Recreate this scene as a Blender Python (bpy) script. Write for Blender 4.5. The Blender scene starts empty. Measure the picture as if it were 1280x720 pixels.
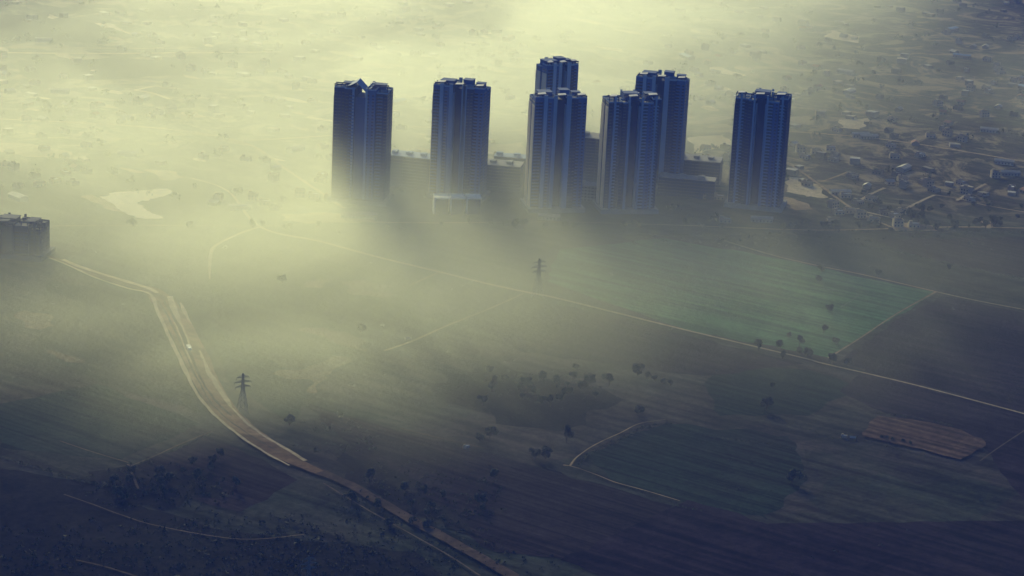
import bpy, math, random
from mathutils import Vector, Matrix, noise
random.seed(7)
sc = bpy.context.scene
COL = sc.collection

# ------------------------------------------------------------------ camera
FPX, PITCH, ROLL, CAM_H = 3000.0, math.radians(16), math.radians(2.9), 560.0
cd = bpy.data.cameras.new('camera')
cam = bpy.data.objects.new('camera', cd)
COL.objects.link(cam)
cd.sensor_width = 36
cd.lens = 36 * FPX / 1280
cd.clip_start, cd.clip_end = 1, 60000
cam.matrix_world = (Matrix.Translation((0, 0, CAM_H)) @ Matrix.Rotation(math.pi / 2 - PITCH, 4, 'X')
                    @ Matrix.Rotation(ROLL, 4, 'Z'))
sc.camera = cam

# ------------------------------------------------------------------ sky, sun, exposure
SUN_EL, SUN_AZ = math.radians(17), math.radians(17)       # azimuth measured from +Y towards -X
sv = Vector((-math.sin(SUN_AZ) * math.cos(SUN_EL), math.cos(SUN_AZ) * math.cos(SUN_EL), math.sin(SUN_EL)))
w = bpy.data.worlds.new("World")
sc.world = w
w.use_nodes = True
nt = w.node_tree
sky = nt.nodes.new('ShaderNodeTexSky')
sky.sky_type = 'NISHITA'
sky.sun_disc = False
sky.sun_elevation = SUN_EL
sky.sun_rotation = -SUN_AZ
sky.altitude = 500
sky.dust_density = 0.6
sky.ozone_density = 8.0
bg = nt.nodes['Background']
bg.inputs[1].default_value = 0.10
nt.links.new(sky.outputs[0], bg.inputs[0])
sl = bpy.data.lights.new('sun', 'SUN')
sl.energy = 5.0
sl.angle = math.radians(18.0)         # the sun's disc is spread by thick air
sl.color = (1.0, 0.94, 0.45)
so = bpy.data.objects.new('sun', sl)
COL.objects.link(so)
so.rotation_euler = sv.to_track_quat('Z', 'Y').to_euler()
sc.view_settings.view_transform = 'Standard'
sc.view_settings.look = 'None'
sc.view_settings.gamma = 1
sc.view_settings.exposure = 0.03
sc.cycles.max_bounces = 8
sc.cycles.diffuse_bounces = 2
sc.cycles.glossy_bounces = 2
sc.cycles.volume_bounces = 4
sc.cycles.transparent_max_bounces = 8
sc.cycles.volume_step_rate = 1.0
sc.cycles.volume_max_steps = 96

def gp(px, py, z=0.0):
    """where the line of sight through a point of the photograph meets the height z"""
    d = cam.matrix_world.to_3x3() @ Vector(((px - 640) / FPX, -(py - 360) / FPX, -1))
    t = (z - CAM_H) / d.z
    return Vector((d.x * t, d.y * t, z))

# ------------------------------------------------------------------ materials
def new_mat(name):
    m = bpy.data.materials.new(name)
    m.use_nodes = True
    n = m.node_tree
    return m, n, n.nodes['Principled BSDF'], n.nodes, n.links

def mat(name, col, rough=0.8, var=0.25, scale=0.15, spec=0.3, metal=0.0, streak=False):
    """plain surface whose colour wanders by noise (dirt and wear)"""
    m, n, b, N, L = new_mat(name)
    tc = N.new('ShaderNodeTexCoord')
    mp = N.new('ShaderNodeMapping')
    L.new(tc.outputs['Object'], mp.inputs[0])
    mp.inputs['Scale'].default_value = (scale, scale, scale * (0.12 if streak else 1))
    nz = N.new('ShaderNodeTexNoise')
    nz.inputs['Scale'].default_value = 1
    nz.inputs['Detail'].default_value = 6
    nz.inputs['Roughness'].default_value = 0.65
    L.new(mp.outputs[0], nz.inputs['Vector'])
    r = N.new('ShaderNodeValToRGB')
    r.color_ramp.elements[0].position = 0.3
    r.color_ramp.elements[1].position = 0.7
    r.color_ramp.elements[0].color = tuple(c * (1 - var) for c in col) + (1,)
    r.color_ramp.elements[1].color = tuple(min(1, c * (1 + var)) for c in col) + (1,)
    L.new(nz.outputs['Fac'], r.inputs[0])
    L.new(r.outputs[0], b.inputs['Base Color'])
    b.inputs['Roughness'].default_value = rough
    b.inputs['Metallic'].default_value = metal
    b.inputs['Specular IOR Level'].default_value = spec
    return m

M = {}
M['tower'] = mat('tower_render', (0.045, 0.10, 0.26), 0.85, 0.18, 0.08, streak=True)  # blue haze over the towers is put into this colour and the next
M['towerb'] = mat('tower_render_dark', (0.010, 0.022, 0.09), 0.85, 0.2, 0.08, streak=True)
M['pale'] = mat('pale_render', (0.24, 0.32, 0.45), 0.8, 0.15, 0.1, streak=True)
M['white'] = mat('white_paint', (0.72, 0.68, 0.60), 0.7, 0.12, 0.1)
M['wallc'] = mat('house_wall_cream', (0.36, 0.28, 0.19), 0.9, 0.15, 0.2)
M['roofh'] = mat('house_roof_screed', (0.16, 0.14, 0.12), 0.95, 0.4, 0.2)
M['tinh'] = mat('weathered_sheet_roof', (0.30, 0.27, 0.23), 0.7, 0.3, 0.2)
M['bright'] = mat('painted_sunlit_white', (0.86, 0.82, 0.72), 0.6, 0.05, 0.1)  # near-white stands in for sunlight on the small buildings' sides and roofs
M['glass'] = mat('window_glass', (0.03, 0.035, 0.045), 0.15, 0.2, 0.3, spec=0.5)
M['cream'] = mat('painted_sun_cream', (0.62, 0.52, 0.38), 0.85, 0.12, 0.1)  # cream stands in for sunlight on the towers' left sides
M['conc'] = mat('grey_concrete', (0.25, 0.24, 0.23), 0.9, 0.2, 0.1)
M['roofc'] = mat('roof_screed', (0.30, 0.28, 0.26), 0.95, 0.3, 0.1)
M['tin'] = mat('metal_sheet_roof', (0.45, 0.46, 0.47), 0.5, 0.2, 0.2, spec=0.5)
M['red'] = mat('red_tile_roof', (0.28, 0.13, 0.08), 0.9, 0.2, 0.3)
M['blue'] = mat('blue_sheet_roof', (0.12, 0.2, 0.3), 0.6, 0.2, 0.3)
M['wallw'] = mat('house_wall_pale', (0.24, 0.20, 0.16), 0.9, 0.2, 0.2)
M['walld'] = mat('house_wall_dull', (0.11, 0.095, 0.08), 0.9, 0.2, 0.2)
M['steel'] = mat('galvanised_steel', (0.16, 0.17, 0.18), 0.6, 0.2, 0.5, metal=0.3)
M['bark'] = mat('bark', (0.07, 0.055, 0.04), 0.95, 0.3, 1.0)
M['leaf'] = mat('leaves_dark', (0.034, 0.045, 0.030), 0.9, 0.4, 0.4)
M['leafb'] = mat('leaves_olive', (0.050, 0.060, 0.028), 0.9, 0.4, 0.4)
M['scrub'] = mat('dry_scrub', (0.026, 0.030, 0.018), 0.95, 0.5, 0.05)
M['car'] = mat('car_paint', (0.6, 0.6, 0.6), 0.35, 0.05, 0.5, spec=0.5)
M['tyre'] = mat('tyre_rubber', (0.03, 0.03, 0.03), 0.9, 0.1, 1)

# direction of the long dirt road: fields and plots follow it
RA = gp(660, 367)
RB = gp(1280, 518)
ROAD_ANG = math.atan2(RB.y - RA.y, RB.x - RA.x)

def earth(name, cols, cell=0.0, rows=0.0, contrast=1.0, town=False, rot=ROAD_ANG, bump=0.4):
    """soil and crops: blotches at three sizes, optional parcel cells and crop rows"""
    m, n, b, N, L = new_mat(name)
    b.inputs['Roughness'].default_value = 0.95
    b.inputs['Specular IOR Level'].default_value = 0.0
    tc = N.new('ShaderNodeTexCoord')
    mp = N.new('ShaderNodeMapping')
    mp.inputs['Rotation'].default_value = (0, 0, -rot)
    L.new(tc.outputs['Object'], mp.inputs[0])
    def nz(scale, detail=5, rough=0.6, dist=0.0, stretch=None):
        t = N.new('ShaderNodeTexNoise')
        t.inputs['Scale'].default_value = scale
        t.inputs['Detail'].default_value = detail
        t.inputs['Roughness'].default_value = rough
        t.inputs['Distortion'].default_value = dist
        if stretch:
            s = N.new('ShaderNodeMapping')
            s.inputs['Scale'].default_value = stretch
            L.new(mp.outputs[0], s.inputs[0])
            L.new(s.outputs[0], t.inputs['Vector'])
        else:
            L.new(mp.outputs[0], t.inputs['Vector'])
        return t.outputs['Fac']
    def ramp(fac, stops):
        r = N.new('ShaderNodeValToRGB')
        e = r.color_ramp.elements
        e[0].position, e[0].color = stops[0][0], tuple(stops[0][1]) + (1,)
        e[1].position, e[1].color = stops[-1][0], tuple(stops[-1][1]) + (1,)
        for p, c in stops[1:-1]:
            k = e.new(p)
            k.color = tuple(c) + (1,)
        L.new(fac, r.inputs[0])
        return r.outputs[0]
    def mix(a, c, fac, mode='MIX'):
        x = N.new('ShaderNodeMix')
        x.data_type = 'RGBA'
        x.blend_type = mode
        for s, v in ((x.inputs[0], fac), (x.inputs[6], a), (x.inputs[7], c)):
            if isinstance(v, (int, float)):
                s.default_value = v
            elif isinstance(v, tuple):
                s.default_value = v
            else:
                L.new(v, s)
        return x.outputs[2]
    k = len(cols)
    big = nz(0.006, 6, 0.62, 0.6)
    out = ramp(big, [(0.32 + 0.36 * i / (k - 1), cols[i]) for i in range(k)])
    if cell:
        wv = N.new('ShaderNodeTexNoise')
        wv.inputs['Scale'].default_value = 0.01
        L.new(mp.outputs[0], wv.inputs['Vector'])
        ad = N.new('ShaderNodeVectorMath'); ad.operation = 'MULTIPLY_ADD'
        L.new(wv.outputs['Color'], ad.inputs[0])
        ad.inputs[1].default_value = (60, 60, 0)
        L.new(mp.outputs[0], ad.inputs[2])
        vo = N.new('ShaderNodeTexVoronoi')
        vo.distance = 'CHEBYCHEV'
        vo.inputs['Scale'].default_value = cell
        vo.inputs['Randomness'].default_value = 0.75
        L.new(ad.outputs[0], vo.inputs['Vector'])
        sp = N.new('ShaderNodeSeparateColor')
        L.new(vo.outputs['Color'], sp.inputs[0])
        cc = ramp(sp.outputs[0], [(0.02 + 0.96 * i / (k - 1), cols[i]) for i in range(k)])
        out = mix(out, cc, 0.55)
    # fine blotches, light and dark
    f1 = nz(0.035, 6, 0.7, 1.0)
    g1 = ramp(f1, [(0.33, (0.55,) * 3), (0.5, (1.0,) * 3), (0.68, (1.5,) * 3)])
    out = mix(out, g1, 0.8 * contrast, 'MULTIPLY')
    f2 = nz(0.22, 4, 0.7)
    g2 = ramp(f2, [(0.35, (0.65,) * 3), (0.65, (1.3,) * 3)])
    out = mix(out, g2, 0.6, 'MULTIPLY')
    if rows:
        st = nz(1.0, 2, 0.5, 0, (0.006, rows, 1))
        g3 = ramp(st, [(0.38, (0.5,) * 3), (0.62, (1.5,) * 3)])
        out = mix(out, g3, 0.7, 'MULTIPLY')
    if town:
        t1 = nz(0.012, 5, 0.7, 1.5)
        pale = ramp(t1, [(0.50, (0, 0, 0)), (0.60, (1, 1, 1))])
        t2 = nz(0.05, 4, 0.7, 0.5, (0.5, 1.4, 1))
        p2 = ramp(t2, [(0.55, (0, 0, 0)), (0.62, (1, 1, 1))])
        sy = N.new('ShaderNodeSeparateXYZ')
        L.new(tc.outputs['Object'], sy.inputs[0])
        mr = N.new('ShaderNodeMapRange')
        mr.inputs[1].default_value, mr.inputs[2].default_value = 2230, 2420
        L.new(sy.outputs[1], mr.inputs[0])
        a = mix(pale, p2, 0.25, 'ADD')
        a2 = mix((0, 0, 0, 1), a, mr.outputs[0])
        out = mix(out, (0.24, 0.19, 0.12, 1), a2)
    L.new(out, b.inputs['Base Color'])
    bp = N.new('ShaderNodeBump')
    bp.inputs['Strength'].default_value = bump
    bp.inputs['Distance'].default_value = 1.5
    L.new(f2, bp.inputs['Height'])
    L.new(bp.outputs[0], b.inputs['Normal'])
    return m

M['ground'] = earth('mixed_farmland', [(0.033, 0.030, 0.024), (0.051, 0.042, 0.037), (0.036, 0.042, 0.028), (0.062, 0.049, 0.047)],
                    cell=0.0075, rows=0.10, town=True)
M['green'] = earth('green_crop', [(0.052, 0.116, 0.054), (0.067, 0.143, 0.066), (0.081, 0.154, 0.078)], rows=0.16, contrast=0.6)
M['dkgreen'] = earth('dark_green_crop', [(0.018, 0.026, 0.019), (0.023, 0.033, 0.022), (0.028, 0.031, 0.024)], rows=0.2, contrast=0.7)
M['olive'] = earth('olive_pasture', [(0.022, 0.024, 0.018), (0.029, 0.031, 0.021), (0.038, 0.033, 0.025)], rows=0.08)
M['plough'] = earth('ploughed_soil', [(0.022, 0.017, 0.016), (0.029, 0.022, 0.022), (0.035, 0.026, 0.026)], rows=0.22, contrast=0.7)
M['mauve'] = earth('fallow_soil', [(0.020, 0.014, 0.018), (0.025, 0.018, 0.023), (0.020, 0.018, 0.019)], rows=0.12)
M['dust'] = earth('bare_dusty_earth', [(0.20, 0.15, 0.095), (0.28, 0.205, 0.13), (0.36, 0.27, 0.17)], bump=0.6)
M['road'] = earth('dirt_road', [(0.27, 0.215, 0.145), (0.33, 0.26, 0.175), (0.40, 0.32, 0.215)], contrast=0.5)
M['sand'] = earth('pale_sand', [(0.36, 0.28, 0.175), (0.44, 0.35, 0.22), (0.54, 0.43, 0.28)], contrast=0.5)
M['cream_patch'] = earth('cream_patch', [(0.62, 0.50, 0.31), (0.70, 0.57, 0.37), (0.78, 0.65, 0.44)], contrast=0.3)  # cream tone of the bent patch left of the towers
M['rust'] = earth('red_brown_earth', [(0.068, 0.045, 0.034), (0.104, 0.068, 0.050), (0.088, 0.063, 0.050)], rows=0.2, bump=0.8)
M['bed'] = earth('canal_bed_earth', [(0.160, 0.099, 0.060), (0.221, 0.142, 0.086), (0.283, 0.189, 0.113)], rows=0.05, contrast=0.8)
M['faint'] = earth('faint_pale_earth', [(0.075, 0.058, 0.042), (0.11, 0.083, 0.058), (0.14, 0.11, 0.075)], bump=0.6)
M['lowbed'] = earth('dim_canal_earth', [(0.064, 0.046, 0.036), (0.092, 0.066, 0.049), (0.120, 0.088, 0.061)], bump=0.6)
M['wood'] = earth('scrub_ground', [(0.016, 0.015, 0.015), (0.025, 0.022, 0.018), (0.022, 0.022, 0.016)])

# ------------------------------------------------------------------ mesh helpers
class MB:
    def __init__(s): s.v, s.f, s.mi = [], [], []
    def box(s, x0, x1, y0, y1, z0, z1, mi=0, rz=0.0, cx=0.0, cy=0.0, open_bottom=True):
        b = len(s.v)
        c, q = math.cos(rz), math.sin(rz)
        for z in (z0, z1):
            for x, y in ((x0, y0), (x1, y0), (x1, y1), (x0, y1)):
                s.v.append((cx + x * c - y * q, cy + x * q + y * c, z))
        fs = [(4, 5, 6, 7), (0, 1, 5, 4), (1, 2, 6, 5), (2, 3, 7, 6), (3, 0, 4, 7)]
        if not open_bottom: fs.append((3, 2, 1, 0))
        for f in fs:
            s.f.append(tuple(b + i for i in f)); s.mi.append(mi)
    def prism(s, pts, z0, z1, mi=0):
        b, n = len(s.v), len(pts)
        for z in (z0, z1):
            for p in pts: s.v.append((p[0], p[1], z))
        s.f.append(tuple(b + n + i for i in range(n))); s.mi.append(mi)
        for i in range(n):
            j = (i + 1) % n
            s.f.append((b + i, b + j, b + n + j, b + n + i)); s.mi.append(mi)
    def face(s, pts, mi=0):
        b = len(s.v)
        s.v.extend(tuple(p) for p in pts)
        s.f.append(tuple(range(b, b + len(pts)))); s.mi.append(mi)
    def bar(s, a, b_, r, mi=0, n=4):
        a, b_ = Vector(a), Vector(b_)
        d = (b_ - a).normalized()
        u = d.orthogonal().normalized()
        v = d.cross(u)
        k = len(s.v)
        for p in (a, b_):
            for i in range(n):
                t = 2 * math.pi * (i + .5) / n
                s.v.append(tuple(p + (u * math.cos(t) + v * math.sin(t)) * r))
        for i in range(n):
            j = (i + 1) % n
            s.f.append((k + i, k + j, k + n + j, k + n + i)); s.mi.append(mi)
        s.f.append(tuple(k + i for i in reversed(range(n)))); s.mi.append(mi)
        s.f.append(tuple(k + n + i for i in range(n))); s.mi.append(mi)
    def mesh(s, name, mats):
        me = bpy.data.meshes.new(name)
        me.from_pydata(s.v, [], s.f)
        for m in mats if isinstance(mats, (list, tuple)) else [mats]: me.materials.append(m)
        if any(s.mi): me.polygons.foreach_set('material_index', s.mi)
        me.update()
        return me
    def build(s, name, mats, parent=None, kind=None):
        o = bpy.data.objects.new(name, s.mesh(name, mats))
        COL.objects.link(o)
        if parent is not None: o.parent = parent
        if kind: o['kind'] = kind
        return o

def empty(name, loc=(0, 0, 0), rz=0.0):
    o = bpy.data.objects.new(name, None)
    COL.objects.link(o)
    o.location = loc
    o.rotation_euler = (0, 0, rz)
    o.empty_display_size = 5
    return o

def tag(o, label, cat, group=None, kind=None):
    if label: o['label'] = label
    if cat: o['category'] = cat
    if group: o['group'] = group
    if kind: o['kind'] = kind
    return o

def copy_tree(o, parent=None):
    c = o.copy()
    COL.objects.link(c)
    c.parent = parent
    for ch in list(o.children): copy_tree(ch, c)
    return c

# ------------------------------------------------------------------ ground
g = MB()
xs = [-16000, -6000, -2500] + list(range(-1500, 1501, 50)) + [2500, 6000, 16000]
ys = [-8000, -2000, 400] + list(range(1000, 4201, 50)) + [6000, 10000, 20000]
def relief(x, y):
    if abs(x) > 1500 or y < 1000 or y > 4200: return 0.0
    return -0.25 * abs(noise.noise(Vector((x * .004, y * .004, 0))))
for y in ys:
    for x in xs: g.v.append((x, y, relief(x, y)))
nx = len(xs)
for j in range(len(ys) - 1):
    for i in range(nx - 1):
        a = j * nx + i
        g.f.append((a, a + 1, a + 1 + nx, a + nx)); g.mi.append(0)
go = g.build('ground', M['ground'])
go['kind'] = 'structure'

LV = [0.05]
def lift():
    LV[0] += 0.008
    return LV[0]

def rough_poly(pts, wob=2.0, step=12):
    """outline with its edges broken up a little, like a real field margin"""
    out = []
    for i, a in enumerate(pts):
        b = pts[(i + 1) % len(pts)]
        d = b - a
        n = max(1, int(d.length / step))
        nrm = Vector((-d.y, d.x, 0)).normalized()
        for k in range(n):
            p = a + d * (k / n)
            if k: p = p + nrm * noise.noise(Vector((p.x * .05, p.y * .05, 3))) * wob * 2
            out.append(p)
    return out

def patch(name, px, m, wob=2.0, step=12):
    z = lift()
    pts = rough_poly([gp(*p) for p in px], wob, step)
    mb = MB()
    mb.face([(p.x, p.y, z) for p in pts])
    o = mb.build(name, M[m])
    o['kind'] = 'structure'
    return o

def smooth(pts, k=5):
    out = []
    n = len(pts)
    for i in range(n - 1):
        p0, p1, p2, p3 = pts[max(0, i - 1)], pts[i], pts[i + 1], pts[min(n - 1, i + 2)]
        for j in range(k):
            t = j / k
            out.append(0.5 * ((2 * p1) + (p2 - p0) * t + (2 * p0 - 5 * p1 + 4 * p2 - p3) * t * t + (3 * p1 - p0 - 3 * p2 + p3) * t ** 3))
    out.append(pts[-1])
    return out

def ribbon(name, px, wid, m, kind='structure', wob=0.5, z=None, off=0.0, fine=5):
    """a track of uneven width laid along a line; wid is one width or one for each point"""
    z = lift() if z is None else z
    w0 = wid if isinstance(wid, (list, tuple)) else [wid] * len(px)
    P = smooth([Vector((gp(*p).x, gp(*p).y, w0[i])) for i, p in enumerate(px)], fine)
    Q = []
    for a, b in zip(P, P[1:]):
        n = max(1, int((b - a).length / 9))
        for i in range(n): Q.append(a + (b - a) * (i / n))
    Q.append(P[-1])
    mb = MB()
    k = len(Q)
    for i, p in enumerate(Q):
        a, b = Q[max(0, i - 1)], Q[min(k - 1, i + 1)]
        d = Vector((b.x - a.x, b.y - a.y, 0)).normalized()
        nrm = Vector((-d.y, d.x, 0))
        for s in (1, -1):
            j = noise.noise(Vector((p.x * .07, p.y * .07, s * 5 + z * 40))) * wob
            q = Vector((p.x, p.y, 0)) + nrm * (off * abs(p.z) + s * (p.z / 2 + j))
            mb.v.append((q.x, q.y, z))
    for i in range(k - 1):
        mb.f.append((2 * i, 2 * i + 1, 2 * i + 3, 2 * i + 2)); mb.mi.append(0)
    o = mb.build(name, M[m])
    o['kind'] = kind
    return o

# fields
patch('green_field', [(684, 352), (700, 312), (830, 298), (965, 322), (1170, 366), (1106, 404), (1036, 447), (860, 413)], 'green', 3)
patch('green_field', [(905, 455), (1010, 462), (1075, 485), (1010, 520), (900, 520), (880, 480)], 'dkgreen', 4)
patch('ploughed_field', [(1180, 370), (1300, 395), (1300, 520), (1160, 483), (1048, 452), (1112, 406)], 'mauve', 2)
patch('pasture', [(1010, 292), (1300, 290), (1300, 385), (1170, 360), (975, 318), (870, 300)], 'olive', 3)
patch('ploughed_field', [(1090, 300), (1290, 296), (1290, 350), (1180, 330)], 'plough', 3)
patch('ploughed_field', [(560, 350), (655, 371), (1005, 455), (880, 470), (650, 440), (590, 405)], 'mauve', 4)
patch('dark_green_field', [(735, 572), (760, 556), (832, 529), (985, 545), (1010, 600), (960, 650), (855, 628), (768, 602)], 'dkgreen', 5, 7)
patch('ploughed_field', [(385, 505), (500, 540), (610, 566), (700, 590), (840, 632), (760, 700), (620, 690), (470, 600)], 'plough', 4)
patch('ploughed_field', [(172, 582), (262, 545), (330, 575), (372, 600), (300, 640), (190, 612)], 'plough', 3)
patch('dark_green_field', [(0, 505), (120, 480), (250, 530), (150, 575), (0, 560)], 'dkgreen', 3)
patch('pasture', [(60, 350), (185, 372), (228, 450), (262, 520), (160, 490), (40, 440)], 'olive', 3)
patch('pasture', [(290, 300), (500, 345), (545, 350), (520, 400), (430, 430), (300, 440), (262, 400), (262, 340)], 'olive', 3)
patch('green_field', [(235, 380), (300, 430), (400, 480), (360, 530), (290, 480)], 'dkgreen', 4)
patch('ploughed_field', [(1090, 455), (1160, 487), (1290, 522), (1290, 640), (1230, 560), (1090, 510), (1050, 490)], 'mauve', 3)
patch('ploughed_field', [(860, 625), (960, 655), (1290, 650), (1400, 780), (900, 780), (700, 700)], 'mauve', 3)
patch('scrub_ground', [(600, 500), (700, 470), (780, 500), (700, 540), (620, 530)], 'wood', 8)
patch('scrub_ground', [(540, 480), (620, 452), (700, 478), (640, 512), (560, 505)], 'wood', 8)
patch('scrub_ground', [(110, 590), (250, 585), (280, 610), (200, 640), (90, 620)], 'wood', 8)
patch('scrub_ground', [(420, 560), (520, 600), (620, 680), (560, 660), (430, 600)], 'wood', 8)
patch('scrub_ground', [(-60, 575), (90, 600), (260, 660), (520, 690), (620, 780), (-80, 780)], 'wood', 5)
# bare and pale patches
for name, px, m in [
        ('bare_patch', [(425, 352), (455, 350), (492, 358), (488, 370), (440, 371)], 'faint'),
        ('bare_patch', [(383, 356), (398, 349), (415, 347), (416, 353), (392, 360)], 'faint'),
        ('bare_patch', [(340, 468), (385, 458), (430, 446), (440, 452), (405, 470), (395, 492), (388, 492), (386, 474), (350, 476)], 'faint'),
        ('bare_patch', [(372, 412), (410, 410), (455, 425), (458, 440), (420, 430)], 'faint'),
        ('bare_patch', [(18, 396), (32, 388), (66, 396), (70, 408), (40, 411)], 'faint'),
        ('bare_patch', [(60, 438), (84, 444), (106, 450), (104, 454), (80, 449)], 'faint'),
        ('bare_patch', [(983, 221), (1006, 224), (1028, 236), (1031, 248), (1008, 246), (983, 240)], 'sand'),
        ('bare_patch', [(979, 246), (1008, 254), (1016, 262), (994, 263), (976, 256)], 'dust'),
        ('bare_patch', [(90, 28), (140, 30), (165, 44), (120, 42)], 'sand'),
        ('bare_patch', [(0, 178), (40, 180), (90, 190), (100, 200), (40, 196), (0, 190)], 'dust'),
        ('bare_patch', [(180, 212), (215, 214), (235, 222), (205, 226)], 'dust'),
        ('bare_patch', [(1040, 38), (1075, 46), (1072, 54), (1030, 46)], 'sand'),
        ('bare_patch', [(860, 172), (905, 168), (915, 182), (870, 192)], 'sand'),
        ('bare_patch', [(1048, 150), (1085, 148), (1075, 162), (1050, 160)], 'sand'),
        ('bare_patch', [(1118, 278), (1165, 282), (1172, 289), (1118, 289)], 'dust'),
        ('bare_patch', [(1222, 274), (1242, 278), (1236, 286), (1226, 284)], 'dust'),
        ('bare_patch', [(350, 268), (400, 266), (470, 270), (468, 277), (400, 279), (352, 277)], 'dust'),
        ('bare_patch', [(600, 182), (655, 178), (660, 208), (612, 210)], 'dust')]:
    patch(name, px, m, 5.5 if px[0][1] > 300 else 3, 4)
for q in range(2):
    patch('bare_patch', [[(124, 246), (136, 242), (150, 240), (168, 239), (182, 238), (198, 236), (210, 236), (214, 241), (206, 246), (188, 249), (176, 251), (172, 255), (178, 260), (188, 265), (200, 270), (204, 273),
           (182, 274), (168, 270), (158, 268), (146, 264), (134, 260), (140, 254), (130, 251)],
          [(100, 246), (116, 244), (132, 250), (150, 262), (160, 268), (140, 264), (118, 254)]][q], ('cream_patch', 'dust')[q], 4, 4)
patch('scrub_ground', [(-20, 20), (60, 16), (120, 30), (170, 46), (130, 56), (60, 50), (-20, 56)], 'wood', 5)
patch('scrub_ground', [(20, 76), (150, 74), (300, 78), (260, 92), (120, 100), (30, 96)], 'wood', 5)
prnd = random.Random(77)
for i in range(95):   # open lots, dry tanks and stubble all over the far plain
    cx, cy = prnd.uniform(-10, 960), 20 + 215 * prnd.random()
    if 410 < cx and cy > 195: continue
    rx, ry = prnd.uniform(8, 34), prnd.uniform(1.5, 5.0)
    n = prnd.randint(5, 8)
    pts = [(cx + rx * prnd.uniform(.5, 1) * math.cos(6.28 * k / n), cy + ry * prnd.uniform(.5, 1) * math.sin(6.28 * k / n) + .12 * rx * math.cos(6.28 * k / n)) for k in range(n)]
    patch('bare_patch' if i % 3 else 'green_field', pts, ('wood', 'sand', 'dust')[i % 3], 3, 6)
patch('brown_plot', [(1078, 546), (1096, 521), (1140, 526), (1190, 536), (1228, 550), (1226, 562), (1200, 576), (1140, 561)], 'rust', 2.5, 6)

# roads and tracks
ribbon('dirt_road', [(240, 224), (285, 240), (325, 285), (400, 303), (470, 322), (540, 339), (605, 355), (660, 367), (700, 375), (845, 411), (1000, 448), (1030, 456), (1145, 483), (1300, 524)],
       [2.6, 2.6, 3.4, 4, 3.6, 3.2, 3.2, 3.6, 2.8, 2.8, 2.6, 2.8, 2.4, 2.2], 'road', wob=0.35)
ribbon('dirt_road', [(325, 285), (300, 293), (270, 308), (263, 322), (262, 350)], [3, 3.4, 3.4, 3.4, 1.5], 'road')
ribbon('dirt_road', [(905, 302), (965, 320), (1025, 334), (1080, 345), (1170, 366), (1225, 378), (1300, 392)], [1.2, 1.8, 2, 2.2, 2.2, 2, 1.6], 'road', wob=0.3)
ribbon('dirt_track', [(1170, 366), (1120, 394), (1075, 424), (1035, 449)], [2.4, 1.6, 1.6, 2], 'dust', wob=0.3)
ribbon('dirt_track', [(655, 368), (610, 388), (560, 408), (515, 428), (480, 440)], [1.4, 0.9, 1.6, 2.2, 1.2], 'dust', wob=0.3)
ribbon('dirt_track', [(548, 342), (530, 350), (512, 358)], [1.6, 1.5, 0.8], 'dust', wob=0.3)
ribbon('dirt_track', [(500, 537), (540, 547), (580, 556), (616, 564)], [0.9, 1.3, 1.4, 0.6], 'faint', wob=0.3)
ribbon('dirt_track', [(712, 584), (722, 572), (745, 557), (775, 543), (800, 531), (832, 526)], [1.4, 1.1, .8, .6, 0.4, 0.3], 'dust', wob=0.4)
ribbon('dirt_track', [(704, 583), (716, 585), (745, 595), (770, 605), (810, 616), (850, 628)], [1.8, .7, .6, 1.2, 1.0, 0.5], 'dust', wob=0.4)
ribbon('dirt_track', [(268, 540), (230, 555), (195, 571), (164, 584)], [1.0, 1.2, 1.3, 1.6], 'faint', wob=0.3)
ribbon('dirt_track', [(160, 582), (166, 596), (173, 613)], [1.4, 1.6, 1.4], 'faint', wob=0.3)
ribbon('dirt_track', [(80, 620), (115, 632), (150, 645), (200, 660), (300, 676), (380, 670)], [1.2] * 6, 'faint', wob=0.3)
ribbon('dirt_track', [(95, 702), (130, 710), (175, 724)], 1.6, 'faint', wob=0.3)
ribbon('dirt_track', [(75, 553), (110, 565), (160, 580)], 1.0, 'faint', wob=0.3)
ribbon('dirt_track', [(1280, 540), (1250, 560), (1225, 578)], 1.2, 'faint', wob=0.3)
ribbon('dirt_road', [(60, 284), (200, 283), (330, 284), (420, 279), (540, 280), (700, 279), (850, 283), (1010, 289), (1120, 287), (1200, 285), (1300, 287)],
       [1.2, 1.4, 2, 3.0, 2.4, 1.6, 1.6, 2.2, 3.4, 3.0, 2.6], 'dust', wob=0.5)
ribbon('street', [(1073, 253), (1088, 244), (1106, 236)], 3.5, 'road')
ribbon('street', [(1133, 262), (1150, 253), (1168, 245)], 3.5, 'road')
ribbon('street', [(1196, 252), (1215, 240), (1232, 231)], 3.0, 'road')
ribbon('street', [(1168, 245), (1200, 250), (1232, 258), (1290, 268)], 2.4, 'dust')
ribbon('street', [(1065, 262), (1090, 268), (1112, 273)], 3.4, 'road')
ribbon('street', [(1028, 228), (1045, 222), (1060, 216)], 3, 'dust')
ribbon('street', [(168, 114), (188, 117), (212, 125)], 5, 'sand')
ribbon('street', [(168, 114), (178, 112), (190, 109)], 5, 'sand')
ribbon('street', [(0, 67), (120, 68), (240, 67), (352, 66)], [7, 8, 7, 4], 'sand', wob=1.5)
ribbon('street', [(0, 60), (100, 61), (220, 62)], [5, 6, 3], 'dust', wob=1.5)
ribbon('street', [(300, 178), (420, 170), (520, 160), (640, 165), (760, 150), (900, 160), (1100, 175), (1290, 205)], 4, 'dust', wob=1)
ribbon('street', [(0, 150), (180, 160), (300, 178), (360, 215), (430, 262)], 4, 'dust', wob=1)
ribbon('street', [(900, 160), (960, 190), (1010, 222), (1065, 262), (1115, 286)], 3.5, 'dust', wob=1)

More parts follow.
